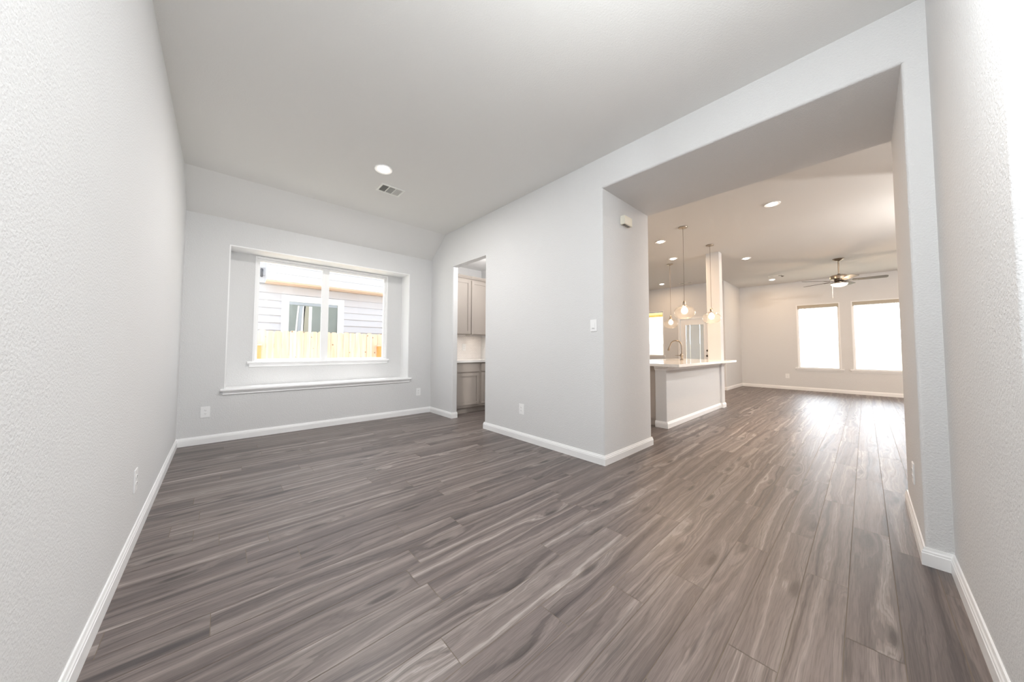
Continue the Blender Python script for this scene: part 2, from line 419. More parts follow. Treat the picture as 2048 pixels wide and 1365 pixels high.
# north wall with deep picture-frame niche
NX0, NX1, NZ0, NZ1, ND = .05, 2.412, .60, 2.385, .29
WX0, WX1, WZ0, WZ1 = .325, 2.150, .925, 2.360
b = MB()
b.box(XL-.12, NX0, YW, YW+ND, 0, 2.9); b.box(NX1, XR+.102, YW, YW+ND, 0, 2.9)
b.box(NX0, NX1, YW, YW+ND, 0, NZ0); b.box(NX0, NX1, YW, YW+ND, NZ1, 2.9)
yb, yc = YW+ND, YW+ND+.12
b.box(XL-.12, WX0, yb, yc, 0, 2.9); b.box(WX1, XR+.102, yb, yc, 0, 2.9)
b.box(WX0, WX1, yb, yc, 0, WZ0); b.box(WX0, WX1, yb, yc, WZ1, 2.9)
wall('wall_north', b)
# middle wall (between dining room and kitchen / pantry)
b = MB()
foot = [(XR,YD1),(XR+.102,YD1),(XR+.102,YW),(XR,YW)]
b.prism(rounded(foot, {0: RB, 1: RB}), 0, ZD); b.prism(foot, ZD, H+.1)          # far of doorway
b.box(XR, XR+.102, YD2, YD1, ZD, H+.1)                                                         # over doorway
foot = [(XR,YO1),(XB,YO1),(XB,3.30),(XR+.102,3.30),(XR+.102,YD2),(XR,YD2)]
b.prism(rounded(foot, {0: RB, 1: RB, 4: RB, 5: RB}), 0, ZD); b.prism(rounded(foot, {0: RB, 1: RB}), ZD, ZO); b.prism(foot, ZO, H+.1)
hd = rounded([(XR,ZO),(XB,ZO),(XB,H+.1),(XR,H+.1)], {0: RB, 1: RB})
b.prism(hd, YO2, YO1, 'Y')
wall('wall_middle', b)
# south-east block beside the camera
foot = [(XS,YH-.1),(6.07,YH-.1),(6.07,-.95),(XB,-.95),(XB,YO2),(XR,YO2),(XR,YN),(XS,YN)]
b = MB(); b.prism(rounded(foot, {2: RB, 4: RB, 5: RB, 7: RB}), 0, ZO); b.prism(rounded(foot, {2: RB, 7: RB}), ZO, H+.1); wall('wall_south', b)
# foyer end wall with a glazed opening behind the camera
FX0, FX1, FZ0, FZ1 = -.1, 1.35, .25, 2.5
b = MB(); b.box(XL, FX0, YH-.12, YH, 0, H+.1); b.box(FX1, XS, YH-.12, YH, 0, H+.1); b.box(FX0, FX1, YH-.12, YH, 0, FZ0); b.box(FX0, FX1, YH-.12, YH, FZ1, H+.1)
wall('wall_foyer', b)
# pantry
b = MB(); b.box(XR+.102, 4.105, 5.10, 5.22, 0, 2.9); wall('wall_pantry_north', b)
b = MB(); b.box(3.985, 4.105, 3.30, 5.10, 0, H+.1); wall('wall_pantry_east', b)
# kitchen and family room
b = MB(); b.box(4.105, XN, 6.2, 6.32, 0, H+.1); wall('wall_kitchen_north', b)
b = MB(); b.box(3.985, 4.105, 5.22, 6.32, 0, H+.1); wall('wall_kitchen_west', b)
KY0, KY1, KZ0, KZ1 = 4.15, 5.75, .9, 2.345    # nook window
DY0, DY1, DZ = 2.90, 3.68, 2.03               # nook door
b = MB()
b.box(XN, XN+.14, KY1, 6.32, 0, H+.1); b.box(XN, XN+.14, KY0, KY1, 0, KZ0); b.box(XN, XN+.14, KY0, KY1, KZ1, H+.1)
b.box(XN, XN+.14, DY1, KY0, 0, H+.1); b.box(XN, XN+.14, DY0, DY1, DZ, H+.1)
b.prism(rounded([(XN,YC),(XN+.14,YC),(XN+.14,DY0),(XN,DY0)], {0: RB}), 0, H+.1)
wall('wall_nook', b)
b = MB(); b.box(XN+.14, XF+.14, YC, YC+.12, 0, H+.1); wall('wall_family_north', b)
FW = [(.41, 1.247), (-.63, .208), (-1.67, -.832)]; FZa, FZb = .60, 2.38
b = MB(); ys = [YC]+[v for a_, c_ in FW for v in (c_, a_)]+[-3.72]
for i in range(0, len(ys), 2): b.box(XF, XF+.14, ys[i+1], ys[i], 0, H+.1)
for a_, c_ in FW: b.box(XF, XF+.14, a_, c_, 0, FZa); b.box(XF, XF+.14, a_, c_, FZb, H+.1)
wall('wall_east', b)
b = MB(); b.box(6.07, XF+.14, -3.72, -3.60, 0, H+.1); wall('wall_family_south', b)
b = MB(); b.box(5.95, 6.07, -3.72, YH-.1, 0, H+.1); wall('wall_family_west', b)
# square column at the island's far end
b = MB(); b.prism(rounded([(7.345,1.832),(7.525,1.832),(7.525,2.06),(7.345,2.06)], {0: .01, 1: .01, 2: .01, 3: .01}, 3), 0, H); wall('wall_column', b)

# ceilings
b = MB()
b.poly([(XL,YS,H),(XR,YS,H),(XR,YW,ZW),(XL,YW,ZW),(XL,YS,H+.1),(XR,YS,H+.1),(XR,YW,ZW+.2),(XL,YW,ZW+.2)],
       [(0,1,2,3),(4,7,6,5),(0,4,5,1),(1,5,6,2),(2,6,7,3),(3,7,4,0)])
b.box(XL, XR, YN, YS, H, H+.1); b.box(XL, XS, YH, YN, H, H+.1)
struct(b.build('ceiling', 'ceil', smooth=0))
b = MB(); b.box(XB, XF+.14, -3.72, 6.32, H, H+.1); struct(b.build('ceiling_family', 'ceil', smooth=0))
b = MB(); b.box(XR+.102, 3.985, 3.30, 5.10, 2.70, 2.8); struct(b.build('ceiling_pantry', 'trim', smooth=0))

# ================================================================ baseboards
PROF = [(0,0),(.015,0),(.015,.062),(.0125,.066),(.0125,.074),(.009,.080),(.006,.092),(0,.092)]
def sweep(path, prof, z0=0, segs=None, closed_ends=True):
    """one mesh builder per path segment, mitred; profile offset is to the right of travel"""
    n = len(path); V = [Vector(p) for p in path]; offs = []
    for i in range(n):
        ns = []
        if i > 0: d = (V[i]-V[i-1]).normalized(); ns.append(Vector((d.y, -d.x)))
        if i < n-1: d = (V[i+1]-V[i]).normalized(); ns.append(Vector((d.y, -d.x)))
        if len(ns) == 1: offs.append(ns[0])
        else: offs.append((ns[0]+ns[1])/(1+ns[0].dot(ns[1])))
    out = []
    for i in range(n-1):
        mb = MB(); k = len(prof); P = []
        for j in (i, i+1):
            for o_, z in prof: q = V[j]+offs[j]*o_; P.append((q.x, q.y, z0+z))
        F = [(t, (t+1) % k, k+(t+1) % k, k+t) for t in range(k)]+[list(range(k-1, -1, -1)), list(range(k, 2*k))]
        mb.poly(P, F); out.append(mb)
    return out
def boards(path, names, prof=PROF):
    for mb, nm in zip(sweep(path, prof), names):
        struct(mb.build(nm, 'trim', smooth=0))
boards([(XL,YH),(XL,YW),(XR,YW),(XR,YD1),(XR+.102,YD1)], ['baseboard_west','baseboard_north','baseboard_middle_north','baseboard_doorway_north'])
boards([(XR+.102,YD2),(XR,YD2),(XR,YO1),(XB,YO1),(XB,3.30)], ['baseboard_doorway_south','baseboard_middle','baseboard_opening_north','baseboard_kitchen_west'])
boards([(6.07,YH),(6.07,-.95),(XB,-.95),(XB,YO2),(XR,YO2),(XR,YN),(XS,YN),(XS,YH)], ['baseboard_hall_east','baseboard_hall_south','baseboard_hall_west','baseboard_opening_south','baseboard_stub','baseboard_south','baseboard_foyer_east'])
boards([(XN,DY0-.06),(XN,YC),(XF,YC),(XF,-3.60)], ['baseboard_nook','baseboard_family_north','baseboard_east'])
boards([(XN,6.2),(XN,DY1+.06)], ['baseboard_nook_north'])

# ================================================================ stools and aprons (window sills)
def stool_along_x(name, x0, x1, y_face, depth_in, ztop, parent=None):
    """stool board + moulded apron on a face looking to -y"""
    b = MB()
    prof = [(y_face+depth_in, ztop-.028), (y_face+depth_in, ztop), (y_face-.028, ztop), (y_face-.036, ztop-.006), (y_face-.036, ztop-.022), (y_face-.030, ztop-.028)]
    b.prism(prof[::-1], x0, x1, 'X')
    o = b.build(name, 'trim', parent, smooth=0)
    b = MB()
    ap = [(y_face, ztop-.028), (y_face-.022, ztop-.028), (y_face-.020, ztop-.040), (y_face-.012, ztop-.056), (y_face-.014, ztop-.066), (y_face-.006, ztop-.075), (y_face, ztop-.075)]
    b.prism(ap, x0+.022, x1-.022, 'X')
    return o, b
o, ap = stool_along_x('trim_1', NX0-.035, NX1+.045, YW, .285, .622); struct(o); struct(ap.build('trim_2', 'trim', smooth=0))

# white boards lining the niche
b = MB(); b.box(NX0, NX1, YW-.002, YW+ND-.001, NZ1-.012, NZ1+.001); b.box(NX0-.001, NX0+.012, YW-.002, YW+ND-.001, .622, NZ1-.012); b.box(NX1-.012, NX1+.001, YW-.002, YW+ND-.001, .622, NZ1-.012)
struct(b.build('trim_6', 'trim', smooth=0))

# ================================================================ window_1 (dining)
def frame_ring(b, a0, a1, z0, z1, w_, d0, d1, axis):
    """rectangular frame; axis 'Y': spans x,z thickness in y; axis 'X': spans y,z thickness in x"""
    def bx(p0, p1, q0, q1):
        if axis == 'Y': b.box(p0, p1, d0, d1, q0, q1)
        else: b.box(d0, d1, p0, p1, q0, q1)
    bx(a0, a0+w_, z0, z1); bx(a1-w_, a1, z0, z1); bx(a0+w_, a1-w_, z0, z0+w_); bx(a0+w_, a1-w_, z1-w_, z1)
w1 = struct(empty('window_1', ((WX0+WX1)/2, YW+ND, WZ0)))
def place(o, root):      # keep world position when parenting to an offset empty
    o.parent = root; o.matrix_parent_inverse = Matrix.Translation(root.location).inverted() if root.rotation_euler.z == 0 else root.matrix_basis.inverted(); return o
b = MB(); y0 = YW+ND-.004
frame_ring(b, WX0, WX1, WZ0, WZ1, .022, y0, y0+.10, 'Y')
place(b.build('window_casing', 'trim', smooth=0), w1)
b = MB(); frame_ring(b, WX0+.022, WX1-.022, WZ0+.012, WZ1-.022, .030, y0+.035, y0+.085, 'Y')
b.box(1.145, 1.24, y0+.030, y0+.088, WZ0+.02, WZ1-.03)
place(b.build('window_frame', 'vinyl', smooth=0, bevel=.003), w1)
for a_, c_ in ((WX0+.052, 1.145), (1.24, WX1-.052)):
    b = MB(); b.box(a_, c_, y0+.058, y0+.062, WZ0+.042, WZ1-.052); place(b.build('window_glass', 'glass', smooth=0), w1)
o, ap = stool_along_x('window_sill', WX0-.052, WX1+.03, YW+ND, .06, .935); place(o, w1)
place(ap.build('window_apron', 'trim', smooth=0), w1)
portal((WX0+WX1)/2, YW+ND+.16, (WZ0+WZ1)/2, WX1-WX0, WZ1-WZ0, (-PI/2, 0, 0))

# family windows
def east_window(n, ya, yb_, za, zb, x, z_glass=None, sill=True):
    r = struct(empty('window_%d' % n, (x, (ya+yb_)/2, za)))
    b = MB(); frame_ring(b, ya, yb_, za, zb, .020, x-.004, x+.10, 'X'); place(b.build('window_casing', 'trim', smooth=0), r)
    b = MB(); frame_ring(b, ya+.020, yb_-.020, za+.012, zb-.02, .028, x+.04, x+.085, 'X'); place(b.build('window_frame', 'vinyl', smooth=0), r)
    b = MB(); b.box(x+.060, x+.064, ya+.046, yb_-.046, za+.04, zb-.048); place(b.build('window_glass', 'glass', smooth=0), r)
    if sill:
        b = MB(); b.box(x-.036, x+.05, ya-.045, yb_+.055, za-.006, za+.020); place(b.build('window_sill', 'trim', smooth=0, bevel=.003), r)
        b = MB(); b.prism([(x-.020, za-.006), (x, za-.006), (x, za-.052), (x-.010, za-.052)], ya-.028, yb_+.038, 'Y'); place(b.build('window_apron', 'trim', smooth=0), r)
    portal(x+.17, (ya+yb_)/2, (za+zb)/2, yb_-ya, zb-za, (PI/2, 0, PI/2))
    return r
for i, (a_, c_) in enumerate(FW): east_window(2+i, a_, c_, FZa, FZb, XF)
east_window(5, KY0, KY1, KZ0, KZ1, XN)
# foyer window
r = struct(empty('window_6', ((FX0+FX1)/2, YH, FZ0)))
b = MB(); frame_ring(b, FX0, FX1, FZ0, FZ1, .05, YH-.1, YH+.004, 'Y'); b.box(.60, .65, YH-.09, YH-.01, FZ0, FZ1); place(b.build('window_frame', 'trim', smooth=0), r)
b = MB(); b.box(FX0+.05, FX1-.05, YH-.06, YH-.056, FZ0+.05, FZ1-.05); place(b.build('window_glass', 'glass', smooth=0), r)
portal((FX0+FX1)/2, YH-.16, (FZ0+FZ1)/2, FX1-FX0, FZ1-FZ0, (PI/2, 0, 0))

# blinds pulled up in the family windows
for i, (a_, c_) in enumerate(FW[:2]):
    t = empty('window_blind', (XF+.02, (a_+c_)/2, FZb-.06))
    tag(t, ['tan raised blind at the top of the left family room window', 'tan raised blind at the top of the right family room window, nearest the opening edge'][i], 'blind', 'raised blinds')
    b = MB(); b.box(XF+.004, XF+.034, a_+.024, c_-.024, FZb-.052, FZb-.022); place(b.build('headrail', 'blind', smooth=0, bevel=.002), t)
    b = MB()
    for k in range(9): b.box(XF+.006, XF+.032-(k % 2)*.003, a_+.026, c_-.026, FZb-.0580-k*.0055, FZb-.0522-k*.0055)
    place(b.build('slat_stack', 'blind', smooth=0), t)
    b = MB(); b.box(XF+.006, XF+.032, a_+.026, c_-.026, FZb-.118, FZb-.105); place(b.build('bottom_rail', 'blind', smooth=0), t)

# ================================================================ door_1 (nook)
d = struct(empty('door_1', (XN, (DY0+DY1)/2, 0)))
b = MB(); b.box(XN+.01, XN+.05, DY0+.012, 3.045, 0.01, DZ-.01); b.box(XN+.01, XN+.05, 3.535, DY1-.012, 0.01, DZ-.01)
b.box(XN+.01, XN+.05, 3.045, 3.535, 0.01, .42); b.box(XN+.01, XN+.05, 3.045, 3.535, 1.86, DZ-.01)
frame_ring(b, 3.03, 3.55, .40, 1.875, .028, XN-.002, XN+.012, 'X')
place(b.build('door_slab', 'trim', smooth=0, bevel=.002), d)
b = MB(); b.box(XN+.022, XN+.026, 3.045, 3.535, .42, 1.86); place(b.build('door_glass', 'glass', smooth=0), d)
b = MB()
for k in range(110):
    z = .425+k*.013
    for ya_, yb_ in ((3.055, 3.157), (3.163, 3.417), (3.423, 3.525)): b.box(XN+.034, XN+.036, ya_, yb_, z, z+.0133)
place(b.build('door_blind', 'translucent', smooth=0), d)
b = MB(); b.box(XN-.016, XN, DY0-.058, DY0, 0, DZ+.058); b.box(XN-.016, XN, DY1, DY1+.058, 0, DZ+.058); b.box(XN-.016, XN, DY0, DY1, DZ, DZ+.058)
place(b.build('door_casing', 'trim', smooth=0, bevel=.003), d)
for z, nm in ((.94, 'door_knob'), (1.09, 'deadbolt')):
    b = MB(); RX = Matrix.Translation((XN+.010, 2.965, z)) @ Matrix.Rotation(-PI/2, 4, 'Y')
    b.lathe([(0,0),(.030,0),(.030,.006),(.012,.012),(.012,.035),(.026,.045),(.028,.058),(.018,.068),(0,.070)] if z < 1 else [(0,0),(.030,0),(.030,.012),(.012,.016),(.010,.026),(0,.027)], n=20, M4=RX)
    place(b.build(nm, 'pewter'), d)

# ================================================================ electrical
def outlet_mesh(root, decora=False, wd=.072, ht=.116):
    """faces local -y"""
    b = MB(); b.box(-wd/2, wd/2, -.006, 0, -ht/2, ht/2); b.build('cover_plate', 'plastic', root, smooth=0, bevel=.002)
    if decora:
        b = MB(); b.box(-.017, .017, -.0095, -.005, -.034, .034); r_ = b.build('rocker', 'plastic', root, smooth=0, bevel=.0012)
        b = MB(); b.box(-.012, .012, -.0102, -.0090, -.029, -.0262); b.build('slider_slot', 'slot', root, smooth=0)
    else:
        for z in (-.0195, .0195):
            b = MB(); b.prism([(x_*.0165, z+z_*.0135) for x_, z_ in [(math.cos(t*PI/6), math.sin(t*PI/6)) for t in range(12)]], -.0085, -.005, 'Y')
            sk = b.build('socket', 'plastic', root, smooth=0)
            b = MB(); b.box(-.0072, -.0052, -.0092, -.0080, z-.001, z+.007); b.box(.0052, .0072, -.0092, -.0080, z-.001, z+.006); b.box(-.0018, .0018, -.0092, -.0080, z-.0085, z-.005)
            b.build('slots', 'slot', sk, smooth=0)
        b = MB(); b.lathe([(0,0),(.003,0),(.003,.001),(0,.0012)], n=10, M4=Matrix.Translation((0,-.006,0)) @ Matrix.Rotation(PI/2, 4, 'X')); b.build('screw', 'plastic', root)
proto = empty('wall_outlet', (-.109, YW, .366)); outlet_mesh(proto, wd=.084, ht=.128)
tag(proto, 'white duplex outlet low on the window wall, near the left corner below the niche', 'outlet', 'wall outlets')
for loc, rz, lab in [((2.602, YW, .372), 0, 'white duplex outlet low on the window wall, right of the niche'),
                     ((XL, 2.757, .362), PI/2, 'white duplex outlet low on the long left wall, seen edge on'),
                     ((XR, 2.803, .378), -PI/2, 'white duplex outlet low on the wall right of the pantry doorway'),
                     ((3.29, YO2, .360), PI, 'white duplex outlet on the right inner face of the wide opening'),
                     ((XF, 1.475, .379), -PI/2, 'white duplex outlet on the far family room wall, left of the windows'),
                     ((3.56, 5.092, 1.145), 0, 'white duplex outlet on the pantry tile backsplash')]:
    c = copy_tree(proto); c.location = loc; c.rotation_euler = (0,0,rz); c['label'] = lab
sw = empty('light_switch', (XR, 1.787, 1.360), -PI/2); outlet_mesh(sw, True, .074, .120)
tag(sw, 'white rocker light switch on the wall left of the wide opening', 'switch')
# door chime
t = empty('door_chime', (3.272, YO1, 2.502)); tag(t, 'ivory door chime box high on the inner face of the wide opening', 'door chime')
b = MB(); b.box(-.083, .083, -.052, 0, -.046, .046); b.build('cover', 'chime', t, smooth=0, bevel=.004)
b = MB()
for k in range(5): b.box(-.06+k*.026, -.046+k*.026, -.040, -.012, -.0475, -.0455)
b.build('sound_slots', 'slot', t, smooth=0)

# ================================================================ recessed lights
def make_can(loc, label, power, colr, r=.092, copy=None):
    t = empty('recessed_light', loc)
    b = MB(); b.lathe([(r*.64,0),(r*.66,-.004),(r*.97,-.010),(r,-.006),(r,0)], n=40); b.build('trim_ring', 'trim', t)
    b = MB(); b.lathe([(0,-.022),(r*.40,-.019),(r*.58,-.012),(r*.64,-.003)], n=32); b.build('lens', 'lens', t)
    lamp('lamp', 'AREA', (0,0,-.026), power, colr, t, size=r*1.2)
    tag(t, label, 'ceiling light', 'recessed ceiling lights'); return t
make_can((1.267, 3.345, H), 'round white recessed light in the dining room ceiling beside the air register', P_DINE, NEUT)
for (x, y), lab in zip([(5.889,2.346),(7.20,2.62),(9.795,3.887),(5.444,.749),(8.317,1.593),(11.379,1.621)],
    ['recessed light in the kitchen ceiling, just left of the nearest pendant canopy', 'recessed light in the kitchen ceiling, just above the smallest pendant canopy',
     'small recessed light nearest the wall above the nook window', 'largest recessed light of the far room, just beyond the opening header',
     'recessed light in the family room ceiling right of the square column', 'recessed light furthest away, just left of the ceiling fan near the far wall']):
    make_can((x, y, H), lab, P_CAN*(.45 if x in (9.795, 11.379) else 1), WARM, .085)

make_can((4.85, -.55, H), 'added recessed fill light in the hidden hall just beyond the wide opening', 23, NEUT, .085)  # added out of view to lift the opening's inner face and soffit
for (x, y) in [(8.6,-1.6),(10.9,-2.2)]:
    make_can((x, y, H), 'added recessed light in the hidden part of the family room ceiling', P_CAN, WARM, .085)  # extra lights added out of view

# flush lights (foyer: added fill behind the camera, hall beyond the opening)
def flush_light(loc, label, power, colr):
    t = empty('flush_ceiling_light', loc)
    b = MB(); b.lathe([(0,0),(.15,0),(.16,-.012),(.16,-.028),(.145,-.032),(0,-.032)], n=40); b.build('base', 'nickel', t)
    b = MB(); b.lathe([(.148,-.030),(.140,-.070),(.110,-.105),(.060,-.128),(0,-.135)], n=40); b.build('glass_bowl', 'bowl', t)
    lamp('lamp', 'POINT', (0,0,-.20), power, colr, t, size=.06)
    tag(t, label, 'ceiling light')
flush_light((.55, -1.5, H), 'added fill light as a frosted flush bowl in the unseen foyer behind the viewpoint', P_FOYER_FILL, COOL)  # unseen foyer fill, added in place of a flash
def globe_light(loc, drop, label, power, colr):
    t = empty('hanging_globe_light', loc)
    b = MB(); b.lathe([(0,0),(.065,0),(.065,-.012),(.02,-.022),(0,-.022)], n=32); b.build('canopy', 'nickel', t)
    b = MB(); b.tube([(0,0,-.02),(0,0,-drop+.10)], .005, 8); b.build('rod', 'nickel', t)
    b = MB(); b.lathe([(.03,-drop+.115),(.09,-drop+.09),(.12,-drop+.02),(.11,-drop-.05),(.06,-drop-.10),(0,-drop-.115)], n=40); b.build('glass_globe', 'lampglass', t)
    b = MB(); b.lathe([(0,-drop+.10),(.02,-drop+.10),(.022,-drop+.06),(0,-drop+.06)], n=20); b.build('socket', 'nickel', t)
    lamp('lamp', 'POINT', (0,0,-drop), power, colr, t, size=.05)
    tag(t, label, 'ceiling light')
flush_light((3.40, 3.85, 2.70), 'frosted bowl flush light on the pantry ceiling, hidden above the doorway', P_PANTRY, NEUT)
globe_light((.90, .18, H), .70, 'added fill light in a clear glass globe, unseen above the viewpoint', P_ENTRY_FILL, COOL)  # added fill out of view, acts like flash bounced off the ceiling
globe_light((6.75, -1.75, H), .50, 'clear glass globe light hanging in the hidden side of the family room', P_HALL, NEUT)

# ================================================================ air registers
def register(loc, sx, sy, label, rz=0):
    t = empty('air_register', loc, rz); tag(t, label, 'vent', 'ceiling air registers')
    b = MB(); fr = .022
    b.box(-sx/2, sx/2, -sy/2, -sy/2+fr, -.008, 0); b.box(-sx/2, sx/2, sy/2-fr, sy/2, -.008, 0)
    b.box(-sx/2, -sx/2+fr, -sy/2+fr, sy/2-fr, -.008, 0); b.box(sx/2-fr, sx/2, -sy/2+fr, sy/2-fr, -.008, 0)
    W = (sx-2*fr)/3
    for k in (1, 2): b.box(-sx/2+fr+k*W-.004, -sx/2+fr+k*W+.004, -sy/2+fr, sy/2-fr, -.007, 0)
    b.build('frame', 'vent', t, smooth=0)
    b = MB(); b.box(-sx/2+fr, sx/2-fr, -sy/2+fr, sy/2-fr, -.0012, -.0002); b.build('duct', 'duct', t, smooth=0)
    for k in range(3):
        b = MB(); cx_ = -sx/2+fr+(k+.5)*W
        if k == 1:
            for i in range(11):
                yy = -sy/2+fr+.006+i*(sy-2*fr-.012)/10; b.box(-W/2+.005, W/2-.005, -.0055, .0055, -.0008, .0008, Matrix.Translation((cx_, yy, -.005)) @ Matrix.Rotation(.35, 4, 'X'))
        else:
            for i in range(8):
                xx = cx_-W/2+.008+i*(W-.016)/7
                b.box(-.0052, .0052, -sy/2+fr, sy/2-fr, -.0006, .0006, Matrix.Translation((xx, 0, -.0052)) @ Matrix.Rotation(-.95 if k == 0 else -.45, 4, 'Y'))
        b.build('louvers', 'vent', t, smooth=0)
register((1.507, 3.738, H), .285, .205, 'white three-panel air register in the dining room ceiling beside the recessed light')
register((10.86, 1.47, H), .30, .15, 'white air register in the far ceiling left of the fan, seen edge on', PI/2)
register((10.15, 3.36, H), .35, .15, 'white air register in the ceiling above the nook door, seen edge on', PI/2)
t = empty('smoke_detector', (11.02, 1.36, H)); tag(t, 'tiny dark round ceiling sensor right of the furthest recessed light', 'detector')
b = MB(); b.lathe([(0,0),(.03,0),(.034,-.006),(.022,-.016),(0,-.018)], n=24); b.build('body', 'pewter', t)
b = MB(); b.lathe([(0,-.017),(.008,-.018),(.006,-.024),(0,-.025)], n=12); b.build('sensor', 'slot', t)

# ================================================================ pendants
def make_pendant():
    t = empty('pendant_light', (5.45, 1.83, H))
    b = MB(); b.lathe([(0,0),(.060,0),(.064,-.006),(.060,-.016),(.020,-.020),(.008,-.028),(0,-.028)], n=32); b.build('canopy', 'nickel', t)
    b = MB(); b.tube([(0,0,-.025),(0,0,-1.175)], .003, 8); b.build('cord', 'cord', t)
    b = MB(); b.lathe([(0,-1.165),(.010,-1.168),(.016,-1.180),(.022,-1.190),(.022,-1.232),(.030,-1.238),(.034,-1.248),(.034,-1.254),(0,-1.256)], n=28); b.build('socket_cap', 'nickel', t)
    g = [(.036,-1.246)]
    for k in range(15):
        a = PI*.08+k*(PI*.91)/14; g.append((.1475*math.sin(a)**.9, -1.352+.104*math.cos(a)))
    b = MB(); b.lathe(g, n=48); b.build('glass_globe', 'lampglass', t)
    for a in (0, 2.09, 4.19):
        b = MB(); b.lathe([(0,0),(.006,0),(.006,.010),(0,.012)], c=(.044*math.cos(a), .044*math.sin(a), -1.248), n=10); b.build('thumb_screw', 'nickel', t)
    b = MB(); b.lathe([(.012,-1.254),(.020,-1.268),(.040,-1.295),(.046,-1.325),(.038,-1.352),(.018,-1.370),(0,-1.373)], n=20); b.build('bulb', 'bulb', t)
    lamp('lamp', 'POINT', (0,0,-1.40), P_PEND, WARM, t, size=.03)
    return t
pd = make_pendant(); tag(pd, 'clear glass globe pendant nearest the viewer, largest of the three over the island', 'pendant light', 'globe pendants')
for (x, y), lab in [((6.765,1.825), 'clear glass globe pendant hanging in front of the square column'), ((7.64,2.85), 'smallest clear glass globe pendant, furthest left beside the bright nook window')]:
    c = copy_tree(pd); c.location = (x, y, H); c['label'] = lab

# ================================================================ ceiling fan
fan = empty('ceiling_fan', (9.8, .317, H)); tag(fan, 'brushed nickel five-blade ceiling fan with lit bowl in the family room', 'ceiling fan')
b = MB(); b.lathe([(0,0),(.085,0),(.088,-.010),(.060,-.035),(.022,-.055),(0,-.055)], n=36); b.build('canopy', 'nickel', fan)
b = MB(); b.tube([(0,0,-.05),(0,0,-.34)], .013, 14); b.build('downrod', 'nickel', fan)
b = MB(); b.lathe([(0,-.315),(.020,-.318),(.022,-.342),(0,-.345)], n=18); b.build('rod_collar', 'slot', fan)
b = MB(); b.lathe([(0,-.335),(.05,-.338),(.105,-.348),(.132,-.365),(.136,-.385),(.136,-.425),(.125,-.435),(.06,-.440),(0,-.440)], n=40); b.build('motor_housing', 'nickel', fan)
b = MB(); b.lathe([(0,-.44),(.075,-.44),(.08,-.470),(.062,-.490),(.062,-.505),(.125,-.512),(.132,-.520),(.132,-.530),(0,-.530)], n=36); b.build('light_fitter', 'pewter', fan)
b = MB(); b.lathe([(.128,-.528),(.120,-.552),(.092,-.578),(.05,-.594),(0,-.600)], n=40); b.build('light_bowl', 'bowl', fan)
lamp('lamp', 'POINT', (0,0,-.66), P_FAN, WARM, fan, size=.08)
for k in range(5):
    a = math.radians(57+72*k); RZ = Matrix.Rotation(a, 4, 'Z')
    T = RZ @ Matrix.Translation((0,0,-.47)) @ Matrix.Rotation(math.radians(-12), 4, 'X')
    out = [(.20,-.052),(.62,-.066),(.645,-.060),(.66,-.040),(.66,.040),(.645,.060),(.62,.066),(.20,.052),(.185,.035),(.185,-.035)]
    b = MB(); n = len(out)
    P = [T @ Vector((x, y, -.003)) for x, y in out]+[T @ Vector((x, y, .003)) for x, y in out]
    b.poly(P, [list(range(n-1, -1, -1)), list(range(n, 2*n))]+[(i, (i+1) % n, n+(i+1) % n, n+i) for i in range(n)])
    bl = b.build('blade', 'blade', fan, smooth=0)
    b = MB(); b.box(.07, .26, -.014, .014, -.010, -.004, T); b.box(.20, .26, -.034, .034, -.0085, -.003, T); b.build('blade_arm', 'pewter', bl, smooth=0)
b = MB(); b.tube([(-.055,.10,-.515),(-.055,.10,-.80)], .0028, 6); b.lathe([(0,0),(.006,.004),(.007,.02),(.003,.03),(0,.03)], c=(-.055,.10,-.83), n=10); b.build('pull_chain', 'vent', fan)

# ================================================================ island
isl = empty('kitchen_island', (6.1, 2.1, 0)); tag(isl, 'greige panelled kitchen island with white base moulding below the white countertop', 'island')
IX0, IX1, IY0 = 4.81, 7.345, 1.868
b = MB(); b.prism(rounded([(IX0,IY0),(IX1,IY0),(IX1,IY0+.16),(IX0,IY0+.16)], {0: .012, 3: .012}, 4), 0, .88); place(b.build('knee_wall', 'wall'), isl)
capP = [(0,0),(.006,0),(.010,.012),(.022,.030),(.022,.042),(.030,.048),(.030,.060),(0,.060)]
path = [(IX1,IY0+.16),(IX0,IY0+.16),(IX0,IY0),(7.345,IY0)][1:]
path = [(IX0,IY0+.16),(IX0,IY0),(IX1,IY0)]
# travel so that the outside is on the right: reverse
path = path
def sweep_one(path, prof, z0):
    mb = MB()
    for s_ in sweep(path, prof, z0):
        off = len(mb.v); mb.v += s_.v; mb.f += [[off+i for i in f] for f in s_.f]; mb.mi += s_.mi
    return mb
place(sweep_one(path, capP, .820).build('cap_moulding', 'trim', smooth=0), isl)
place(sweep_one(path, PROF, 0).build('base_moulding', 'trim', smooth=0), isl)
b = MB(); [b.box(*q_, .10, .878) for q_ in ((IX0+.05, 6.04, IY0+.161, 2.62), (6.86, 7.28, IY0+.161, 2.62), (6.04, 6.86, IY0+.161, 2.35), (6.04, 6.86, 2.67, 2.62+.06))]; b.box(IX0+.07, 7.26, IY0+.161, 2.55, 0, .10); place(b.build('cabinet_body', 'cab', smooth=0), isl)
for k in range(4):
    x0 = 4.90+k*.59
    b = MB(); b.box(x0, x0+.56, 2.62, 2.638, .13, .84); dr = b.build('door', 'cab', smooth=0, bevel=.002); place(dr, isl)
# column dress: base and cap moulding
cp = [(7.345,IY0),(7.345,1.832),(7.525,1.832),(7.525,2.06)]
for (nm, pr, z0) in (('trim_3', PROF, 0), ('trim_4', capP, .820)): struct(sweep_one(cp, pr, z0).build(nm, 'trim', smooth=0))
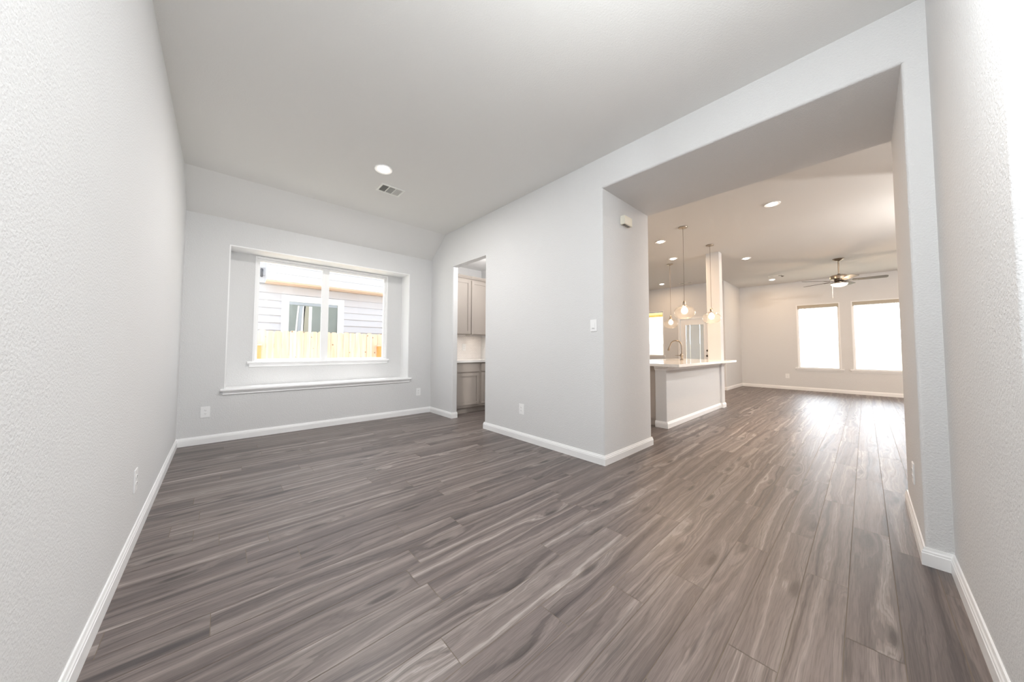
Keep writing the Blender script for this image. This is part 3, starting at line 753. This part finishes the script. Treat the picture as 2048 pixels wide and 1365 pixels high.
# countertop with sink cut-out
ct = empty('island_countertop', (6.1, 2.2, .88)); tag(ct, 'white quartz countertop overhanging the kitchen island', 'countertop')
SX0, SX1, SY0, SY1 = 6.05, 6.85, 2.36, 2.66
b = MB()
for a_ in [(4.67,SX0,1.65,2.74),(SX1,7.345,1.65,2.74),(SX0,SX1,1.65,SY0),(SX0,SX1,SY1,2.74),(7.345,7.60,1.65,1.832)]:
    b.box(*a_, .882, .92)
b.box(7.525, 7.60, 1.832, 2.74, .882, .92); b.box(7.345, 7.525, 2.06, 2.74, .882, .92)
place(b.build('slab', 'quartz', smooth=0), ct)
b = MB()
for a_ in [(SX0,SX0+.008,SY0,SY1,.70,.880),(SX1-.008,SX1,SY0,SY1,.70,.880),(SX0,SX1,SY0,SY0+.008,.70,.880),(SX0,SX1,SY1-.008,SY1,.70,.880),(SX0,SX1,SY0,SY1,.70,.708)]: b.box(*a_)
place(b.build('sink_basin', 'nickel', smooth=0), isl)
# faucet
fc = empty('faucet', (6.60, 2.28, .92)); tag(fc, 'brushed nickel gooseneck faucet standing on the island countertop', 'faucet')
b = MB(); b.lathe([(0,0),(.030,0),(.030,.008),(.020,.016),(.019,.055),(.026,.075),(.028,.10),(.022,.118),(.014,.126),(0,.126)], n=24); b.build('base', 'nickel', fc)
pts = [(0,0,.12),(0,0,.26)]
for k in range(13):
    a = PI*k/12*.93; pts.append((0, .10-.10*math.cos(a), .27+.10*math.sin(a)))
e = Vector(pts[-1]); dd = (e-Vector(pts[-2])).normalized(); pts.append(tuple(e+dd*.03))
b = MB(); b.tube(pts, .011, 12); b.build('spout', 'nickel', fc)
b = MB(); q = Vector(pts[-1]); b.tube([q, q+dd*.02, q+dd*.075, q+dd*.09], [.012,.016,.019,.015], 14); b.build('spray_head', 'nickel', fc)
b = MB(); b.tube([(0,.02,.085),(0,.045,.087),(0,.115,.087)], [.010,.006,.0045], 10); b.build('handle', 'nickel', fc)

# ================================================================ pantry cabinets
def shaker(root, x0, x1, y, z0, z1, name='door', rail=.055, flat=False):
    """door or drawer front on plane y, facing -y; root at origin-relative (world coords)"""
    b = MB()
    if flat: b.box(x0, x1, y-.019, y, z0, z1)
    else:
        b.box(x0+rail, x1-rail, y-.010, y, z0+rail, z1-rail)
        b.box(x0, x0+rail, y-.019, y, z0, z1); b.box(x1-rail, x1, y-.019, y, z0, z1)
        b.box(x0+rail, x1-rail, y-.019, y, z0, z0+rail); b.box(x0+rail, x1-rail, y-.019, y, z1-rail, z1)
    return place(b.build(name, 'cab', smooth=0, bevel=.0015), root)
for i, (x0, x1) in enumerate([(2.945,3.502),(3.503,3.980)]):
    t = empty('base_cabinet', ((x0+x1)/2, 4.8, 0)); tag(t, ['taupe base cabinet in the pantry, left unit with full door in view', 'taupe base cabinet in the pantry, right unit half hidden by the doorway edge'][i], 'cabinet', 'pantry base cabinets')
    b = MB(); b.box(x0, x1, 4.522, 5.095, .105, .878); b.box(x0, x1, 4.590, 5.09, 0, .105); place(b.build('body', 'cab', smooth=0), t)
    lx, rx = (x0+.02, x1-.022) if i == 0 else (x0+.028, x1-.012)
    shaker(t, lx, rx, 4.522, .715, .860, 'drawer', flat=True); shaker(t, lx, rx, 4.522, .150, .697, 'door')
for i, (x0, x1) in enumerate([(2.945,3.492),(3.493,3.980)]):
    t = empty('wall_cabinet', ((x0+x1)/2, 4.95, 1.37)); tag(t, ['taupe wall cabinet in the pantry, left unit beside the doorway jamb', 'taupe wall cabinet in the pantry, right unit next to the doorway edge'][i], 'cabinet', 'pantry wall cabinets')
    b = MB(); b.box(x0, x1, 4.790, 5.092, 1.37, 2.41); place(b.build('body', 'cab', smooth=0), t)
    shaker(t, x0+.012, x1-.012, 4.790, 1.385, 2.385, 'door', rail=.06)
    b = MB(); b.prism([(4.79,2.41),(4.775,2.41),(4.745,2.455),(4.745,2.462),(4.79,2.462)], x0, x1, 'X'); b.box(x0, x1, 4.79, 5.092, 2.41, 2.43); place(b.build('crown', 'cab', smooth=0), t)
    b = MB(); b.box(x0+.06, x1-.06, 4.86, 4.90, 1.362, 1.3695); place(b.build('light_strip', 'plastic', smooth=0), t)
    lamp('lamp', 'AREA', (0, -.07, -.009), .34, WARMISH, t, size=.06, shape='SQUARE')
t = empty('pantry_countertop', (3.46, 4.78, .88)); tag(t, 'white quartz countertop on the pantry base cabinets', 'countertop')
b = MB(); b.box(2.940, 3.983, 4.482, 5.097, .879, .917); place(b.build('slab', 'quartz', smooth=0, bevel=.002), t)
b = MB(); b.box(2.940, 3.983, 5.092, 5.099, .918, 1.369); o = b.build('trim_5', 'mosaic', smooth=0); struct(o)

# ================================================================ outdoors
b = MB(); b.box(-30, 45, -30, 45, -.30, -.14); struct(b.build('ground', 'lawn', smooth=0))
# pine fence beyond the dining window
fy = 8.6; fn = empty('pine_fence', (2, fy, -.14)); tag(fn, 'knotty pine picket fence outside the dining room window', 'fence')
x = -1.4; k = 0
while x < 6.6:
    wd = .139; top = 1.50+random.uniform(-.010, .012)
    b = MB(); c = .03
    b.prism([(x,-.14),(x+wd,-.14),(x+wd,top-c),(x+wd-c,top),(x+c,top),(x,top-c)], fy, fy+.016, 'Y'); pk = b.build('picket', 'pine', smooth=0); place(pk, fn)
    x += .142+random.uniform(0, .004); k += 1
for z in (.18, 1.12):
    b = MB(); b.box(-1.4, 6.6, fy+.017, fy+.055, z, z+.088); place(b.build('rail', 'post', smooth=0), fn)
for xx in (.575, 3.17, 5.7):
    b = MB(); b.box(xx, xx+.088, fy-.088, fy-.001, -.14, 1.165); place(b.build('post', 'post', smooth=0), fn)
    b = MB(); b.box(xx-.01, xx+.098, fy-.095, fy-.001, 1.166, 1.20); place(b.build('post_cap', 'pine', smooth=0), fn)
# neighbour's house
hy = 9.9; nh = empty('neighbor_house', (2, hy, -.14)); tag(nh, 'pale lap-sided house beyond the pine fence', 'house')
def siding(name, x0, x1, y, z0, z1, hole=None):
    b = MB(); e = .190; z = z0
    while z < z1-1e-4:
        t_ = min(z+e, z1)
        spans = [(x0, x1)]
        if hole and z < hole[3] and t_ > hole[2]: spans = [(x0, hole[0]), (hole[1], x1)]
        for a_, c_ in spans:
            b.prism([(y-.032, z),(y, z),(y, t_),(y-.006, t_)][::-1], a_, c_, 'X')
        z = t_
    return place(b.build(name, 'siding', smooth=0), nh)
gx0, gx1 = 1.335, 2.50     # visible glass
siding('lower_wall', -4, 9, hy, -.14, 2.745, (gx0-.17, gx1+.17, .9, 2.50))
b = MB(); b.box(-4, 9, hy+.001, hy+.16, -.14, 2.745); place(b.build('wall_backing', 'siding', smooth=0), nh)
b = MB(); b.box(.80, 9, hy-.42, hy, 2.745, 2.775); place(b.build('soffit', 'soffit', smooth=0), nh)
siding('upper_wall', .80, 9, hy-.42, 2.775, 6.0)
siding('upper_wall', -4, .80, hy-.03, 2.745, 6.0)
b = MB(); b.box(.80, 9, hy-.414, hy+.1, 2.775, 6.0); b.box(-4, .80, hy, hy+.1, 2.745, 6.0); place(b.build('upper_wall_backing', 'siding', smooth=0), nh)
b = MB(); frame_ring(b, gx0-.17, gx1+.17, .75, 2.50, .165, hy-.035, hy+.02, 'Y'); wf = place(b.build('window', 'exttrim', smooth=0), nh)
m_, nt, out_ = new_mat('grey_green_reflecting_pane')
p_ = nt.nodes.new('ShaderNodeBsdfPrincipled'); nt.links.new(p_.outputs[0], out_.inputs[0]); p_.inputs['Roughness'].default_value = .12
tc = nt.nodes.new('ShaderNodeTexCoord'); nz = nt.nodes.new('ShaderNodeTexNoise'); nz.inputs['Scale'].default_value = 2.2; nt.links.new(tc.outputs['Object'], nz.inputs['Vector'])
rp = nt.nodes.new('ShaderNodeValToRGB'); rp.color_ramp.elements[0].color = srgb(128,138,132); rp.color_ramp.elements[1].color = srgb(150,158,156); nt.links.new(nz.outputs[0], rp.inputs[0]); nt.links.new(rp.outputs[0], p_.inputs['Base Color'])
M['pane'] = m_
M['bluegrey'] = principled('blue_grey_sash_and_reflection', srgb(172,180,188), .5, var=(6,.04)); M['tangreen'] = principled('sage_tan_reflection', srgb(168,166,150), .7, var=(6,.04))
b = MB(); b.box(gx0, gx1, hy-.016, hy-.012, .9, 2.335); pn = b.build('pane', 'pane', smooth=0); place(pn, nh)
b = MB()
b.box(gx0+.002, gx1-.002, hy-.022, hy-.017, 2.26, 2.333)
place(b.build('sash', 'bluegrey', smooth=0), nh)
# reflection in the neighbour's glass, painted as slanted coloured bands
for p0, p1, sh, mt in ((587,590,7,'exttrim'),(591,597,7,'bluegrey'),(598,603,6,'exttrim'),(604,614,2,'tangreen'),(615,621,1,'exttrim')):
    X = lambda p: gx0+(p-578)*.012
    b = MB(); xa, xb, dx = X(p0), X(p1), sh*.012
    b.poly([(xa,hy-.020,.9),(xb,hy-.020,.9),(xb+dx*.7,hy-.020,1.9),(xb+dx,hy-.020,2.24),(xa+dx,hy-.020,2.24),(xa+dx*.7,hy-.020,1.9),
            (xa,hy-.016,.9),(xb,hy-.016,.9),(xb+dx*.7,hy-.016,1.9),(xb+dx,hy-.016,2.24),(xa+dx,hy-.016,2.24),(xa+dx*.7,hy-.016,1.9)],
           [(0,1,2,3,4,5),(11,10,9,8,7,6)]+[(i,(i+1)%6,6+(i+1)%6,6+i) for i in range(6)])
    place(b.build('reflection_band', mt, smooth=0), nh)
lt = empty('wall_lantern', (.722, hy-.03, 2.99)); lt.scale = (.62, .62, .95); tag(lt, 'small dark lantern high on the house wall outside, at the left pane edge', 'outdoor light')
b = MB(); b.box(-.04, .04, -.02, 0, -.10, .12); b.build('backplate', 'black', lt, smooth=0, bevel=.004)
b = MB(); b.lathe([(0,.12),(.03,.11),(.045,.09),(.040,-.09),(.030,-.11),(0,-.12)], c=(0,-.075,0), n=16); b.build('lantern', 'black', lt)
b = MB(); b.box(-.012, .012, -.06, -.01, .085, .105); b.build('bracket', 'black', lt, smooth=0)
# far back yard fence
ff = empty('back_fence', (18, 0, -.14)); tag(ff, 'pale wooden fence with rails and posts beyond the family room windows', 'fence')
b = MB()
for k in range(120): b.box(18.05, 18.066, -8+k*.145, -8+k*.145+.141, -.14, 1.40)
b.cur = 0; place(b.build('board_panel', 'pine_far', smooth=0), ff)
for z in (.2, .98):
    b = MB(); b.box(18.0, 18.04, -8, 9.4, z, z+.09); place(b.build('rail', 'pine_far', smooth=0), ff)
for k in range(8):
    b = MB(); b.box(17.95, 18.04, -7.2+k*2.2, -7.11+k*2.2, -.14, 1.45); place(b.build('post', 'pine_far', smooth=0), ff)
# patio cover outside the nook window
pc = empty('patio_cover', (12.0, 4.6, 2.3)); tag(pc, 'yellowish wooden patio cover seen through the top of the nook window', 'patio cover')
b = MB(); b.box(XN+.16, 14.6, YC+.2, 6.6, 2.62, 2.70); place(b.build('deck', 'patio', smooth=0), pc)
b = MB(); b.box(14.45, 14.6, YC+.2, 6.6, 2.54, 2.62); place(b.build('beam', 'patio', smooth=0), pc)
for yy in (YC+.3, 6.4):
    b = MB(); b.box(14.45, 14.59, yy, yy+.14, -.14, 2.54); place(b.build('post', 'post', smooth=0), pc)
